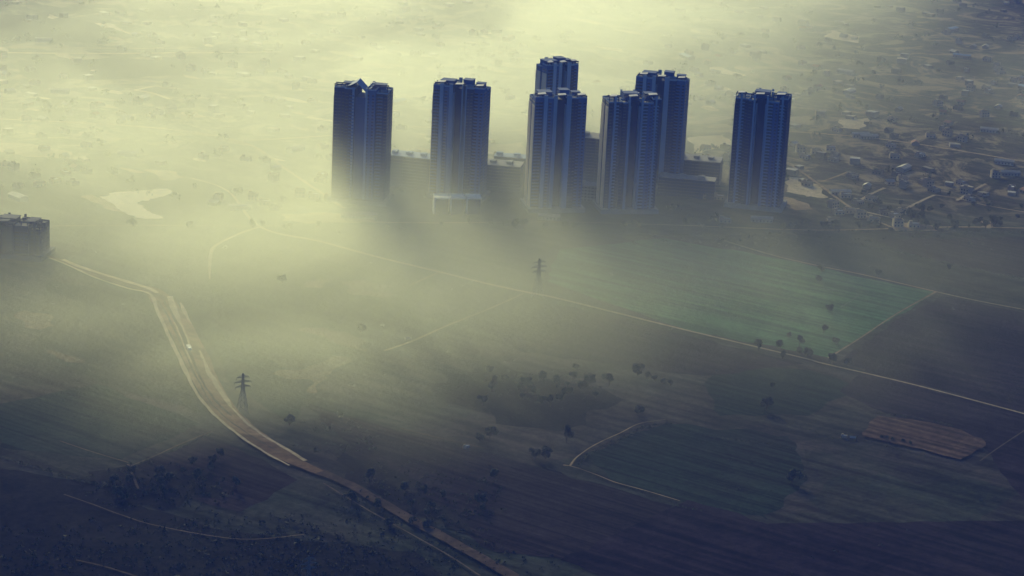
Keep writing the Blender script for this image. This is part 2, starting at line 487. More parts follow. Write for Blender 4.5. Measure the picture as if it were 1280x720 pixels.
# the dug canal: bed, two pale banks, raised spoil heaps beside it
CL = [(62, 322), (85, 331), (120, 345), (160, 357), (190, 366), (208, 384), (226, 412), (243, 445), (258, 478), (278, 512), (305, 538), (340, 562), (372, 580), (400, 592)]
CW = [3, 8, 9, 9, 16, 20, 20, 20, 19, 19, 18, 16, 12, 7]
ribbon('canal_bed', [(330, 557), (372, 580), (420, 600), (460, 620), (520, 655), (575, 685), (640, 722), (690, 750)], [8, 10, 9, 9, 9.5, 9, 8.5, 8], 'lowbed', wob=1.6)
ribbon('canal_bed', CL, CW, 'bed', wob=1.4)
ribbon('canal_bank', [(62, 324), (85, 333), (120, 349), (160, 362), (188, 370), (198, 394), (213, 425), (228, 458), (246, 494), (268, 520), (295, 543), (330, 567), (362, 584)],
       [1, 2, 2, 2, 3, 3, 3, 3, 2.6, 2.4, 2.2, 2, 1.5], 'sand', wob=1.1)
ribbon('canal_bank', [(78, 326), (90, 331), (120, 342), (150, 351), (185, 362), (196, 368)], [5, 5, 4, 5, 5, 3], 'sand', wob=1.2)
ribbon('canal_bank', [(226, 380), (232, 394), (239, 406)], [1.2, 3, 1.4], 'sand', wob=1.1)
ribbon('canal_bank', [(250, 440), (260, 465), (272, 485), (289, 511)], [1.5, 3.5, 4, 2.5], 'sand', wob=1.1)
ribbon('canal_bank', [(289, 511), (305, 527), (320, 540), (345, 556), (382, 578)], [1.5, 1.8, 2.2, 2.0, 3.2], 'sand', wob=1.1)
ribbon('canal_bank', [(212, 372), (220, 398), (232, 428), (240, 455)], [5, 6, 6, 3], 'sand', wob=1.2)
ribbon('canal_rut', [(198, 378), (214, 404), (228, 436), (246, 474), (266, 508), (300, 538), (350, 568)], [1.0, 1.6, 1.4, 1.8, 1.2, 1.4, .8], 'faint', wob=1.2)
ribbon('canal_rut', [(205, 378), (224, 410), (240, 450), (262, 494), (290, 522)], [2.0, 2.6, 2.2, 2.0, 1.0], 'lowbed', wob=1.3)
ribbon('canal_bank', [(404, 606), (450, 634), (510, 668), (560, 696), (600, 722)], [0.8, 1.2, 1.2, 1.2, 1.2], 'faint', wob=0.4)

# ------------------------------------------------------------------ towers
def facade_windows(mb, segs, z0, floors, fh, mi_glass, mi_ledge):
    """segs: (x0, x1, y, side) runs of wall; a window with its ledge for each bay and floor"""
    for (ax, ay, bx, by) in segs:
        L = math.hypot(bx - ax, by - ay)
        n = max(1, int(L / 3.4))
        rz = math.atan2(by - ay, bx - ax)
        for k in range(n):
            t = (k + .5) / n
            cx, cy = ax + (bx - ax) * t, ay + (by - ay) * t
            ww = 0.95 if (k % 3) else 1.25
            for f in range(floors):
                z = z0 + f * fh
                mb.box(-ww, ww, -0.12, 0.3, z + 0.9, z + 2.3, mi_glass, rz, cx, cy)
                mb.box(-ww - .2, ww + .2, -0.45, 0.3, z + 2.35, z + 2.5, mi_ledge, rz, cx, cy)

def make_tower(name, W=56, D=36, floors=35, fh=3.15, var=0, seed=0, crown=True):
    rnd = random.Random(seed)
    root = empty(name)
    Hh = floors * fh
    hw, hd = W / 2, D / 2
    core_w = W * 0.10
    wing_w = hw - core_w
    # core joins the wings; wings are stepped so that the outline has recesses
    c = MB()
    c.box(-core_w + .01, core_w - .01, -hd + (3.5 if var == 0 else 7), hd - 7, 0, Hh + (-8 if var == 0 else -2))
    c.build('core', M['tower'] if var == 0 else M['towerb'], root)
    segs = []
    for sx in (-1, 1):
        for sy in (-1, 1):
            xa, xb = core_w, hw
            xm = core_w + wing_w * (0.48 + 0.06 * var * sx)
            step = 3.2
            a = MB()
            X0, X1 = sorted((sx * xa, sx * xm))
            Y0, Y1 = (-hd + (0 if sy < 0 else hd), (0 if sy < 0 else hd))
            Y0, Y1 = (-hd, -1.0) if sy < 0 else (1.0, hd)
            drop = rnd.choice((0, 0, fh))
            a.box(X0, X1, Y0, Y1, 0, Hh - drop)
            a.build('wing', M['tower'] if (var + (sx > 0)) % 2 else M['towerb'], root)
            b = MB()
            X2, X3 = sorted((sx * (xm + .004), sx * xb))
            Y2, Y3 = (Y0 + step, Y1) if sy < 0 else (Y0, Y1 - step)
            drop2 = rnd.choice((0, fh, 0))
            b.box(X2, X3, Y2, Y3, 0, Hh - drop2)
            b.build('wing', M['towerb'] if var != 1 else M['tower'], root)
            yf, yf2 = (Y0, Y2) if sy < 0 else (Y1, Y3)
            s = [(X0, yf, X1, yf), (X2, yf2, X3, yf2)] if sy < 0 else [(X1, yf, X0, yf), (X3, yf2, X2, yf2)]
            segs += s
            # outer side wall
            segs.append((X3, Y2 + 1, X3, Y3 - 1) if sx > 0 else (X2, Y3 - 1, X2, Y2 + 1))
            # parapet round each wing roof, butted in pieces
            for (p0, p1, q0, q1, zt) in ((X0, X1, Y0, Y1, Hh - drop), (X2, X3, Y2, Y3, Hh - drop2)):
                p = MB()
                e = .3
                p.box(p0 + .05, p1 - .05, q0 + .05, q0 + e, zt, zt + 1.3)
                p.box(p0 + .05, p1 - .05, q1 - e, q1 - .05, zt, zt + 1.3)
                p.box(p0 + .05, p0 + e, q0 + e, q1 - e, zt, zt + 1.3)
                p.box(p1 - e, p1 - .05, q0 + e, q1 - e, zt, zt + 1.3)
                p.build('parapet', M['pale'], root)
                r = MB()
                r.box(p0 + e + .01, p1 - e - .01, q0 + e + .01, q1 - e - .01, zt + .02, zt + .12)
                r.build('roof', M['roofc'], root)
    ew = MB()  # left side panels coloured as if the sun lit them
    ew.box(-hw - .55, -hw - .02, -hd + 3.6, -2.2, 0, Hh - 8)
    ew.box(-hw - .55, -hw - .02, 2.2, hd - 3.6, 0, Hh - 8)
    ew.build('painted_sunlit_end', M['cream'], root)
    wm = MB()
    facade_windows(wm, segs, 3.0, floors - 2, fh, 0, 1)
    wm.build('window', [M['glass'], M['conc']], root, 'stuff')
    # full-height pale fins beside the recess and at the corners
    fins = [(-core_w - 1.2, -hd), (core_w + 1.2, -hd), (-core_w - 1.2, hd), (core_w + 1.2, hd)]
    if var == 1: fins += [(-hw * .62, -hd), (hw * .30, -hd)]
    if var == 2: fins += [(-hw + 6, -hd + 3.2), (hw - 5, -hd + 3.2)]
    for (x, y) in fins:
        f = MB()
        s = -1 if y < 0 else 1
        fw = (1.0, 1.7, .9)[var]
        f.box(x - fw, x + fw, min(y, y + s * 1.1), max(y, y + s * 1.1), 0, Hh + (3.5 if var else 2))
        f.build('fin', M['pale'], root)
    # curved-looking light return walls inside the front recess
    rr = MB()
    for sx in (-1, 1):
        if var == 0: break
        rr.box(sx * core_w - .5 * (1 + sx) + .0, sx * core_w + .5 * (1 - sx), -hd + 1.5, -hd + 6.8, 0, Hh - 6)
    if rr.v: rr.build('recess_wall', M['pale'], root)
    # balcony stacks
    spots = {0: [(0.74, -1), (-0.30, -1)], 1: [(-0.78, -1), (0.70, -1)], 2: [(-0.72, -1), (0.36, -1), (0.80, -1)]}[var]
    spots = spots + [(-x, 1) for x, _ in spots]
    for (t, s) in spots:
        x = t * hw
        y = s * (hd if abs(x) < core_w + wing_w * .45 else hd - 3.2)
        b = MB()
        for f in range(1, floors - 1):
            z = f * fh
            ya, yb = sorted((y, y + s * 1.7))
            b.box(x - 2.4, x + 2.4, ya, yb, z - .15, z, 0, open_bottom=False)
            ye = y + s * 1.7
            b.box(x - 2.4, x + 2.4, min(ye, ye - s * .12), max(ye, ye - s * .12), z, z + 1.0, 0)
            b.box(x - 2.0, x + 2.0, min(y, y + s * .06), max(y, y + s * .06), z + .05, z + 2.3, 1)
        b.build('balcony_stack', [M['pale'] if var == 2 else M['tower'], M['glass']], root, 'stuff')
    # plinth
    p = MB()
    p.box(-hw - 3, hw + 3, -hd - 3, hd + 3, 0, 4.2)
    p.build('plinth', M['conc'], root)
    # roof works
    for (x, y, a, b_, h) in {0: ((-hw * .55, 3, 5.5, 5, 2.4), (hw * .62, 4, 5, 5, 2.4)), 1: ((-hw * .55, 1, 6.5, 6, 3.6), (hw * .22, 4, 4.5, 5, 5.0), (hw * .7, 5, 4, 4, 2.6)),
                            2: ((-hw * .05, 2, 7, 6, 3.8), (hw * .66, 3, 4, 5, 3.2))}[var]:
        l = MB()
        l.box(x - a, x + a, y - b_, y + b_, Hh - 4, Hh + h)
        l.box(x - a - .5, x + a + .5, y - b_ - .5, y + b_ + .5, Hh + h, Hh + h + .4)
        l.build('lift_room', M['tower'], root)
    for (x, y) in ((-hw * .72, -hd * .35), (hw * .3, hd * .5), (hw * .78, hd * .3)):
        t = MB()
        n = 10
        for z0, z1, r in ((Hh - 3, Hh + 2.6, 1.7),):
            t.prism([(x + r * math.cos(2 * math.pi * i / n), y + r * math.sin(2 * math.pi * i / n)) for i in range(n)], z0, z1)
        t.build('water_tank', M['white'], root)
    if var == 0:
        s = MB()
        for (xa, xb, za, zb) in ((-core_w - 9, -core_w + 1, Hh + 1, Hh + 6.5), (-core_w + 1, core_w - .5, Hh + 6.5, Hh - 2.5), (core_w - .5, core_w + 5, Hh - 2.5, Hh + 2.4)):
            for dz in (0, -.4):
                s.face([(xa, -hd + 3.8, za + dz), (xb, -hd + 3.8, zb + dz), (xb, 3, zb + dz + .6), (xa, 3, za + dz + .6)])
        s.build('roof_canopy', M['pale'], root)
    if crown:
        # raised frames along the roof edge: posts with a beam, some with a light top
        runs = {0: [(-1, -.5), (.42, 1)], 1: [(-.95, -.5), (-.2, .25), (.6, 1)], 2: [(-1, -.62), (-.4, .25), (.42, .98)]}[var]
        for (u0, u1) in runs:
            f = MB()
            x0, x1 = u0 * hw, u1 * hw
            y = -hd + (3.6 if abs((u0 + u1) / 2) > .5 else .6)
            zt = Hh + rnd.uniform(1.8, 3.6)
            n = max(2, int((x1 - x0) / 5))
            for k in range(n + 1):
                x = x0 + .4 + (x1 - x0 - .8) * k / n
                f.box(x - .3, x + .3, y, y + .6, Hh - 4, zt)
                f.box(x - .3, x + .3, y + .61, y + 7.5, zt - .7, zt - .05)
            f.box(x0, x1, y - .1, y + .7, zt, zt + .9)
            f.box(x0, x1, y + 7.0, y + 7.8, zt, zt + .9)
            f.build('roof_frame', M['towerb'], root)
            if var != 0 or u0 == -.42:
                s = MB()
                xm = (x0 + x1) / 2
                q = min(4.0, (x1 - x0) / 3)
                s.face([(xm - q, y + 1, zt + 1.0), (xm + q, y + 1, zt + 1.6), (xm + q, y + 6.6, zt + 2.0), (xm - q, y + 6.6, zt + 1.3)])
                s.face([(xm - q, y + 1, zt + .5), (xm - q, y + 6.6, zt + .8), (xm + q, y + 6.6, zt + 1.5), (xm + q, y + 1, zt + 1.1)])
                s.build('roof_canopy', M['white'], root)
    return root

TH = 35 * 3.15
GT = 'high-rise towers rising out of the fog'
protoA = make_tower('residential_tower', 51, 36, 35, 3.15, 0, 1)
protoB = make_tower('residential_tower', 50, 34, 35, 3.15, 1, 2)
protoC = make_tower('residential_tower', 51, 34, 35, 3.15, 2, 5)
protoD = make_tower('residential_tower', 36, 30, 35, 3.15, 1, 9)
def put(o, px, py, deg, label, zt=TH, zs=1.0):
    p = gp(px, py, zt * zs)
    o.location = (p.x, p.y, 0)
    o.rotation_euler = (0, 0, math.radians(deg))
    o.scale = (1, 1, zs)
    tag(o, label, 'tower', GT)
    return o
put(protoA, 455, 108, -7, 'leftmost full-height dark blue tower, pale strip between its two wings, base lost in yellow fog')
put(protoB, 578, 106, -13, 'dark tower with paired pale vertical strips rising behind the low-rise with three sunlit walls')
put(protoC, 955, 119, -13, 'rightmost tower standing alone beside the pale bare plots, ladder-like balconies and white roof caps')
t = copy_tree(protoB); put(t, 698, 119, 12, 'dark slab tower with an orange sunlit left side, third from left in the front row')
t = copy_tree(protoC); put(t, 790, 121, 12, 'dark slab tower with a cream sunlit left side, overlapping the greyer tower on its right')
t = copy_tree(protoB); put(t, 829, 96, -12, 'greyer hazy tower half hidden behind the right of the middle towers')
put(protoD, 697, 79, 28, 'narrow hazy tower whose top shows above the dark slab tower in the middle')
t = make_tower('residential_tower', 60, 30, 9, 3.15, 2, 4)
put(t, 14, 277, -8, 'shorter dark block cut by the left edge of the picture, above the pale dug canal', zt=9 * 3.15)
for ch in t.children:
    for sl_ in ch.material_slots:
        if sl_.material in (M['pale'], M['white'], M['conc'], M['tower']):
            sl_.link = 'OBJECT'
            sl_.material = M['towerb']

# ------------------------------------------------------------------ mid-rise blocks between the towers
def make_block(name, W, D, H, mats=('tower', 'roofc'), bright=False, steps=1, seed=0, win=True):
    rnd = random.Random(seed)
    root = empty(name)
    b = MB()
    n = steps
    for k in range(n):
        x0 = -W / 2 + W * k / n + (.005 if k else 0)
        x1 = -W / 2 + W * (k + 1) / n
        yo = 0 if k % 2 == 0 else rnd.uniform(1, 2.5)
        h = H - (0 if k % 2 == 0 else rnd.uniform(0, 1.5))
        b.box(x0, x1, -D / 2 + yo, D / 2 - yo, 0, h)
    b.build('wall', M[mats[0]], root)
    for k in range(n):
        r = MB()
        x0 = -W / 2 + W * k / n + .2
        x1 = -W / 2 + W * (k + 1) / n - .2
        r.box(x0 - .6, x1 + .15, -D / 2 - .6, D / 2 + .6, H + .01, H + .5)
        r.box(x0 + 1, x0 + 1 + (x1 - x0) * .35, -D / 6, D / 6, H + .5, H + 3)
        r.build('roof', M[mats[1]], root)
    if win:
        wm = MB()
        fl = int(H / 3.1)
        facade_windows(wm, [(-W / 2, -D / 2, W / 2, -D / 2), (W / 2, -D / 2, W / 2, D / 2), (W / 2, D / 2, -W / 2, D / 2), (-W / 2, D / 2, -W / 2, -D / 2)], 0.2, fl, 3.1, 0, 1)
        wm.build('window', [M['glass'], M['conc']], root, 'stuff')
    return root

def block(px, py, W, D, H, deg, label, mats=('towerb', 'roofc'), steps=2, cat='building', group=None, name='apartment_block'):
    o = make_block(name, W, D, H, mats, steps=steps, seed=px)
    p = gp(px, py)
    o.location = (p.x, p.y, 0)
    o.rotation_euler = (0, 0, math.radians(deg))
    tag(o, label, cat, group)
    return o
BG = 'mid-rise blocks at the feet of the towers'
block(515, 232, 44, 22, 31, -14, 'dark mid-rise block with a pale roof edge between the two left towers', ('towerb', 'pale'), 3, group=BG)
block(610, 236, 66, 24, 27, -8, 'long dark low block spanning from the second tower to the middle towers', ('towerb', 'roofc'), 4, group=BG)
block(640, 224, 36, 16, 24, -8, 'low block with a pale roof left of the orange-sided tower', ('towerb', 'pale'), 2, group=BG)
block(745, 226, 34, 26, 46, -13, 'dark mid-rise block in the gap between the two middle slab towers', ('towerb', 'roofc'), 2, group=BG)
block(873, 228, 44, 26, 25, -10, 'broad dark mid-rise block right of the greyer hazy tower', ('towerb', 'roofc'), 3, group=BG)
block(858, 244, 56, 18, 18, -9, 'low dark block in front of the broad block, left of the rightmost tower', ('towerb', 'roofc'), 3, group=BG)
block(735, 250, 96, 16, 16, -10, 'low podium in the fog before the middle slab towers', ('conc', 'roofc'), 3, group=BG)
# the three small buildings, their sunlit walls and roof edges put in by colour
for i, (px, lab) in enumerate(((551, 'left of three small cream-edged buildings, with the widest sunlit wall'),
                               (571, 'middle one of three small cream-edged buildings in a row'),
                               (591, 'right one of three small cream-edged buildings in a row'))):
    o = empty('low_rise_building')
    p = gp(px, 266)
    o.location = (p.x, p.y, 0)
    o.rotation_euler = (0, 0, math.radians(8))
    b = MB(); b.box(-6.2, 6.2, -6, 6, 0, 15); b.build('wall', M['towerb'], o)  # dark colour puts the front in shade
    e = MB(); e.box(-7.4, -6.21, -7.0, 6, 0, 15); e.build('painted_sunlit_end', M['bright'], o)  # left panel painted bright as a sunlit face
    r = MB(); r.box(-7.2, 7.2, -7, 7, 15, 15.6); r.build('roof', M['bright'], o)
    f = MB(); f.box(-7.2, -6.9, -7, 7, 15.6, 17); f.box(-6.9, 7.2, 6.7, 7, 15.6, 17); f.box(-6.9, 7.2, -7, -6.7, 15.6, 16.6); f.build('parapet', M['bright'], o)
    wm = MB(); facade_windows(wm, [(-6.2, -6, 6.2, -6)], .4, 4, 3.3, 0, 0); wm.build('window', [M['glass']], o, 'stuff')
    tag(o, lab, 'building', 'three small buildings with sunlit walls')

# ------------------------------------------------------------------ houses of the town
def house_mesh(kind, seed):
    rnd = random.Random(seed)
    mb = MB()
    W, D = rnd.uniform(8, 13), rnd.uniform(6, 9)
    H = rnd.choice((3.2, 3.4, 3.6, 6.4))
    if kind == 'shed':
        W, D, H = rnd.uniform(18, 26), rnd.uniform(9, 12), rnd.uniform(3.6, 4.6)
    mb.box(-W / 2, W / 2, -D / 2, D / 2, 0, H, 0)
    if kind == 'flat':
        e = .25
        mb.box(-W / 2, W / 2, -D / 2, -D / 2 + e, H + .004, H + 1, 0)
        mb.box(-W / 2, W / 2, D / 2 - e, D / 2, H + .004, H + 1, 0)
        mb.box(-W / 2, -W / 2 + e, -D / 2 + e, D / 2 - e, H + .004, H + 1, 0)
        mb.box(W / 2 - e, W / 2, -D / 2 + e, D / 2 - e, H + .004, H + 1, 0)
        mb.box(-W / 2 + e + .01, W / 2 - e - .01, -D / 2 + e + .01, D / 2 - e - .01, H + .004, H + .08, 1)
        mb.box(-W / 2 + 1, -W / 2 + 4, 0, D / 2 - 1, H + .08, H + 2.6, 0)
    else:
        o = .5
        rh = D * (.16 if kind == 'shed' else .28)
        a = [(-W / 2 - o, -D / 2 - o, H), (W / 2 + o, -D / 2 - o, H), (W / 2 + o, 0, H + rh), (-W / 2 - o, 0, H + rh)]
        c = [(-W / 2 - o, 0, H + rh), (W / 2 + o, 0, H + rh), (W / 2 + o, D / 2 + o, H), (-W / 2 - o, D / 2 + o, H)]
        for q in (a, c):
            mb.face(q, 1)
            mb.face([(x, y, z - .18) for x, y, z in reversed(q)], 1)
        for s in (-1, 1):
            mb.face([(s * W / 2, -D / 2, H), (s * W / 2, D / 2, H), (s * W / 2, 0, H + rh)][::s], 0)
    n = max(1, int(W / 3.2))
    for f in range(int(H // 3.1)):
        for k in range(n):
            x = -W / 2 + W * (k + .5) / n
            mb.box(x - .6, x + .6, -D / 2 - .06, -D / 2 + .1, f * 3.1 + .9, f * 3.1 + 2.3, 2)
    return mb

HV = []
for i, (kind, wall, roof, lab) in enumerate([
        ('flat', 'wallw', 'roofh', 'pale flat-roofed house'), ('flat', 'walld', 'roofh', 'dull grey flat-roofed house'),
        ('flat', 'wallc', 'tinh', 'white flat-roofed house'), ('gable', 'wallw', 'red', 'pale house with a red-brown pitched roof'),
        ('gable', 'walld', 'tinh', 'small house with a grey sheet roof'), ('shed', 'conc', 'tinh', 'long shed with a pale metal roof'),
        ('shed', 'wallw', 'blue', 'long shed with a bluish sheet roof'), ('flat', 'wallc', 'roofh', 'cream flat-roofed house'),
        ('flat', 'wallc', 'white', 'cream house with a bright white roof'), ('gable', 'wallc', 'tinh', 'white house with a pale pitched roof')]):
    HV.append((house_mesh(kind, 40 + i).mesh('house', [M[wall], M[roof], M['glass']]), lab, 'shed' if kind == 'shed' else 'house'))

placed = []
def free(x, y, r):
    for (a, b, s) in placed:
        if (a - x) ** 2 + (b - y) ** 2 < (s + r) ** 2: return False
    return True
for o in list(COL.objects):
    if o.parent is None and o.type == 'EMPTY' and 'category' in o: placed.append((o.location.x, o.location.y, 34 if o['category'] == 'tower' else 28))

def zone(px, py):
    """words for where in the town a place lies, told by what stands near"""
    if px > 985: return 'in the dark town right of the rightmost tower' if py > 150 else 'far off in the dim upper right corner'
    if px < 420: return 'in the bright fog left of the towers' if py > 110 else 'far off in the haze at upper left'
    if py < 100: return 'far off in the glow above the towers'
    return 'in the haze between and behind the towers'

HSPOT = [  # (px, py, variant, degrees) of the ones that stand out in the photograph
    (1048, 268, 8, 20), (1062, 266, 2, 15), (1075, 272, 7, 18), (1092, 277, 2, 12), (1040, 279, 0, 10), (1118, 272, 8, 30), (1128, 267, 2, 20),
    (1122, 283, 7, 5), (1142, 284, 8, 4), (1104, 268, 1, 15), (1150, 196, 8, 40), (1118, 198, 2, 0), (1075, 171, 5, 15), (1085, 173, 5, 15),
    (1160, 233, 7, 30), (1155, 230, 8, 35), (1128, 226, 2, 10), (1112, 230, 9, 15), (1050, 243, 5, 10), (1056, 247, 8, 10), (1255, 205, 5, -12),
    (1244, 222, 7, 5), (1262, 219, 5, 5), (1000, 190, 7, 10), (1020, 192, 2, 5), (1038, 188, 8, 5), (1163, 172, 2, 0), (1230, 146, 7, 20),
    (622, 200, 7, 0), (636, 204, 1, 5), (648, 200, 0, 0), (653, 206, 4, 0), (628, 212, 5, 0),
    (885, 248, 2, 5), (898, 249, 8, 0), (906, 278, 2, 2), (952, 277, 5, 2), (440, 272, 5, 2), (458, 272, 5, 2), (686, 274, 5, 2), (375, 246, 7, 5), (392, 247, 8, 0), (412, 250, 2, 3),
    (1055, 547, 8, -12), (1066, 549, 4, -12), (316, 250, 7, 0), (330, 256, 8, 10), (300, 262, 5, 5), (344, 262, 0, 0), (510, 425, 4, 25), (583, 560, 8, 40),
    (55, 52, 5, 0), (80, 98, 8, 0), (75, 116, 5, 0), (33, 151, 8, 20), (108, 184, 2, 0), (160, 195, 5, 0), (10, 208, 8, 0), (335, 127, 8, 0), (390, 104, 2, 0)]
cnt = 0
def add_house(px, py, v, deg, p=None):
    global cnt
    me, lab, cat = HV[v]
    if p is None: p = gp(px, py)
    o = bpy.data.objects.new('house' if cat == 'house' else 'shed', me)
    COL.objects.link(o)
    o.location = (p.x, p.y, 0)
    o.rotation_euler = (0, 0, math.radians(deg))
    if p.y < 2000: o.scale = (.42, .42, .45)
    z = zone(px, py)
    tag(o, f'{lab} {z}', cat, f'{lab}s {z}')
    placed.append((p.x, p.y, 9 if cat == 'house' else 15))
    cnt += 1
for px, py, v, deg in HSPOT:
    add_house(px, py, v, deg)
named = {(1055, 547): 'white shed-like hut beside the left end of the red-brown plot', (1066, 549): 'grey-roofed hut, right of the white one by the red-brown plot',
         (510, 425): 'lone pale-roofed hut on the faint track below the long dirt road', (583, 560): 'small white hut by the track across the ploughed field',
         (906, 278): 'small white house in front of the low blocks, left of the rightmost tower', (686, 274): 'long pale shed in the fog before the middle towers',
         (952, 277): 'long pale shed before the rightmost tower'}
i0 = [o for o in COL.objects if o.name.split('.')[0] in ('house', 'shed')]
for o, s in zip(i0, HSPOT):
    if (s[0], s[1]) in named:
        o['label'] = named[(s[0], s[1])]
        del o['group']

rnd = random.Random(21)
tries = 0
cells = []
while cnt < 300 and tries < 40000:
    tries += 1
    px, py = rnd.uniform(-10, 1290), 262 - 225 * rnd.random() ** 1.15
    if 60 < px < 240 and 232 < py < 285: continue
    if 415 < px < 1000 and 215 < py: continue
    if py > 255 and px > 1150: continue
    d = noise.noise(Vector((px * .006, py * .016, 9)))
    if d < rnd.uniform(-.35, .3): continue
    p = gp(px, py)
    v = rnd.choices(range(10), (6, 7, 5, 3, 4, 2, 1, 5, 4, 3))[0]
    r = 9 if HV[v][2] == 'house' else 16
    if not free(p.x, p.y, r * .75): continue
    add_house(px, py, v, math.degrees(ROAD_ANG) + rnd.choice((0, 90)) + rnd.gauss(0, 14), p)
# the rest of the far town, too many to tell apart: one mesh
town = MB()
tm = [M['wallw'], M['walld'], M['wallc'], M['roofh'], M['tinh']]
k = tries = 0
while k < 550 and tries < 60000:
    tries += 1
    x, y = rnd.uniform(-1150, 1150), rnd.uniform(2330, 4100)
    if noise.noise(Vector((x * .004, y * .004, 5))) < rnd.uniform(-.3, .25): continue
    if not free(x, y, 6): continue
    W, D, H = rnd.uniform(7, 14), rnd.uniform(6, 11), rnd.choice((2.8, 3.2, 3.4, 6.2))
    a = ROAD_ANG + rnd.gauss(0, .3)
    town.box(-W / 2, W / 2, -D / 2, D / 2, 0, H, rnd.choice((0, 1, 2)), a, x, y)
    town.box(-W / 2 + .3, W / 2 - .3, -D / 2 + .3, D / 2 - .3, H, H + .15, rnd.choice((3, 4, 2)), a, x, y)
    placed.append((x, y, 8))
    k += 1
tag(town.build('town', tm), 'countless small houses of the far town fading into bright haze', 'houses', kind='stuff')

# ------------------------------------------------------------------ trees
def crown_mb(R, Hc, n, seed, leaf=0.55):
    rnd = random.Random(seed)
    mb = MB()
    lobes = []
    for i in range(rnd.randint(6, 9)):
        a, q = rnd.uniform(0, 6.28), R * rnd.uniform(.15, .75)
        lobes.append((q * math.cos(a), q * math.sin(a), Hc * rnd.uniform(.25, .8), R * rnd.uniform(.28, .5)))
    for i in range(n):
        lx, ly, lz, lr = rnd.choice(lobes)
        d = Vector((rnd.gauss(0, 1), rnd.gauss(0, 1), rnd.gauss(0, .8))).normalized() * lr * rnd.uniform(.55, 1.08)
        c = Vector((lx, ly, lz)) + d
        u = (d.normalized() + Vector((rnd.uniform(-.6, .6), rnd.uniform(-.6, .6), rnd.uniform(-.4, .8)))).normalized()
        s = leaf * rnd.uniform(.6, 1.5)
        e1 = u.orthogonal().normalized() * s
        e2 = u.cross(e1).normalized() * s * rnd.uniform(.5, 1)
        mb.face([c - e1, c - e2, c + e1, c + e2], 0 if rnd.random() < .6 else 1)
    return mb
def trunk_mb(h, r, R, seed):
    rnd = random.Random(seed)
    mb = MB()
    mb.bar((0, 0, -.2), (rnd.uniform(-.2, .2), 0, h * .55), r, n=6)
    for i in range(5):
        a = i * 1.256 + rnd.uniform(-.3, .3)
        mb.bar((0, 0, h * rnd.uniform(.4, .55)), (R * .5 * math.cos(a), R * .5 * math.sin(a), h * rnd.uniform(.75, 1)), r * .45, n=4)
    return mb
TV = []
for i in range(6):
    R = (4.2, 5.0, 3.4, 5.6, 4.0, 3.0)[i]
    Hc = (6.5, 7.0, 5.0, 6.0, 8.0, 4.2)[i]
    h = (3.2, 3.6, 2.4, 3.0, 4.0, 1.8)[i]
    cm = crown_mb(R, Hc, 650, 70 + i).mesh('crown', [M['leaf'], M['leafb']])
    tmh = trunk_mb(h + 2, .32, R, 70 + i).mesh('trunk', M['bark'])
    TV.append((cm, tmh, h, R))
def add_tree(p, v, s, label, group=None, cat='tree'):
    cm, tmh, h, R = TV[v]
    o = empty('tree', (p.x, p.y, 0), rnd.uniform(0, 6.28))
    o.scale = (s, s, s)
    c = bpy.data.objects.new('crown', cm); COL.objects.link(c); c.parent = o; c.location = (0, 0, h - Hoff[v])
    t = bpy.data.objects.new('trunk', tmh); COL.objects.link(t); t.parent = o
    tag(o, label, cat, group)
    return o
Hoff = [h * .35 for h in (3.2, 3.6, 2.4, 3.0, 4.0, 1.8)]
TREES = [
    ((797, 470), 3, 1.15, 'largest dark tree at the left end of the lone clump in mid field'), ((808, 474), 0, .8, 'second tree from the left in the lone mid-field clump'),
    ((818, 477), 2, .8, 'middle small tree of the lone mid-field clump'), ((828, 480), 5, .9, 'fourth small tree of the lone mid-field clump'), ((838, 483), 0, .8, 'rightmost tree of the lone mid-field clump'),
    ((708, 553), 4, 1.3, 'tall dark tree left of the hedged dark green field'), ((668, 574), 3, 1.0, 'broad bushy tree, left one of a pair near the track corner'),
    ((682, 574), 1, 1.0, 'broad bushy tree, right one of a pair near the track corner'), ((612, 548), 3, 1.1, 'dark tree above the end of the short track with a hut'),
    ((600, 552), 5, 1.1, 'low bush left of the dark tree above the short track'), ((958, 513), 1, 1.1, 'round dark tree alone right of the dark green field top'), ((799, 517), 5, 1.2, 'small round tree above the hedge top'),
    ((966, 484), 5, .7, 'tiny lone bush above the round dark tree'), ((1040, 455), 0, 1.15, 'dark tree on the road where the two tracks meet'),
    ((1060, 457), 5, 1.2, 'smaller tree right of the track junction'), ((1010, 446), 5, 1.3, 'bush in the crop corner left of the track junction'), ((1000, 444), 2, 1.0, 'bush further left along the crop edge'),
    ((1027, 340), 3, .8, 'lone tree above the right-hand dirt road'), ((1097, 345), 3, .8, 'tree beside the right-hand dirt road before its junction'), ((1187, 338), 0, .9, 'dark tree in the field near the right edge'),
    ((1036, 389), 5, 1.2, 'bush in the middle of the bright green field'), ((1023, 352), 5, 1.0, 'low bush just under the right-hand dirt road'), ((990, 604), 3, 1.2, 'dark tree low in the purple field at lower right'),
    ((1045, 430), 5, 1.0, 'bush beside the slanting track'), ((1243, 285), 1, 1.4, 'dark tree on the town edge at the right'), ((1232, 286), 0, 1.1, 'dark tree left of the one on the right town edge'),
    ((1138, 276), 3, 1.5, 'large dark tree behind the pale house on the town edge'), ((1148, 278), 1, 1.3, 'dark tree right of the large one on the town edge'), ((1157, 286), 4, 1.0, 'dark tree at the front of the town edge'),
    ((1171, 287), 3, .9, 'last dark tree of the town edge group'), ((452, 416), 3, .9, 'hazy tree above the faint hut track'), ((362, 532), 1, .9, 'bush right of the canal in the dark green field'),
    ((352, 355), 1, .9, 'hazy bush left of the pale patches'), ((720, 462), 5, .9, 'small bush in mid field left of the clump'), ((275, 572), 0, .9, 'bush on the small ploughed field left of the canal'),
    ((265, 578), 5, 1.0, 'second bush on the small ploughed field left of the canal')]
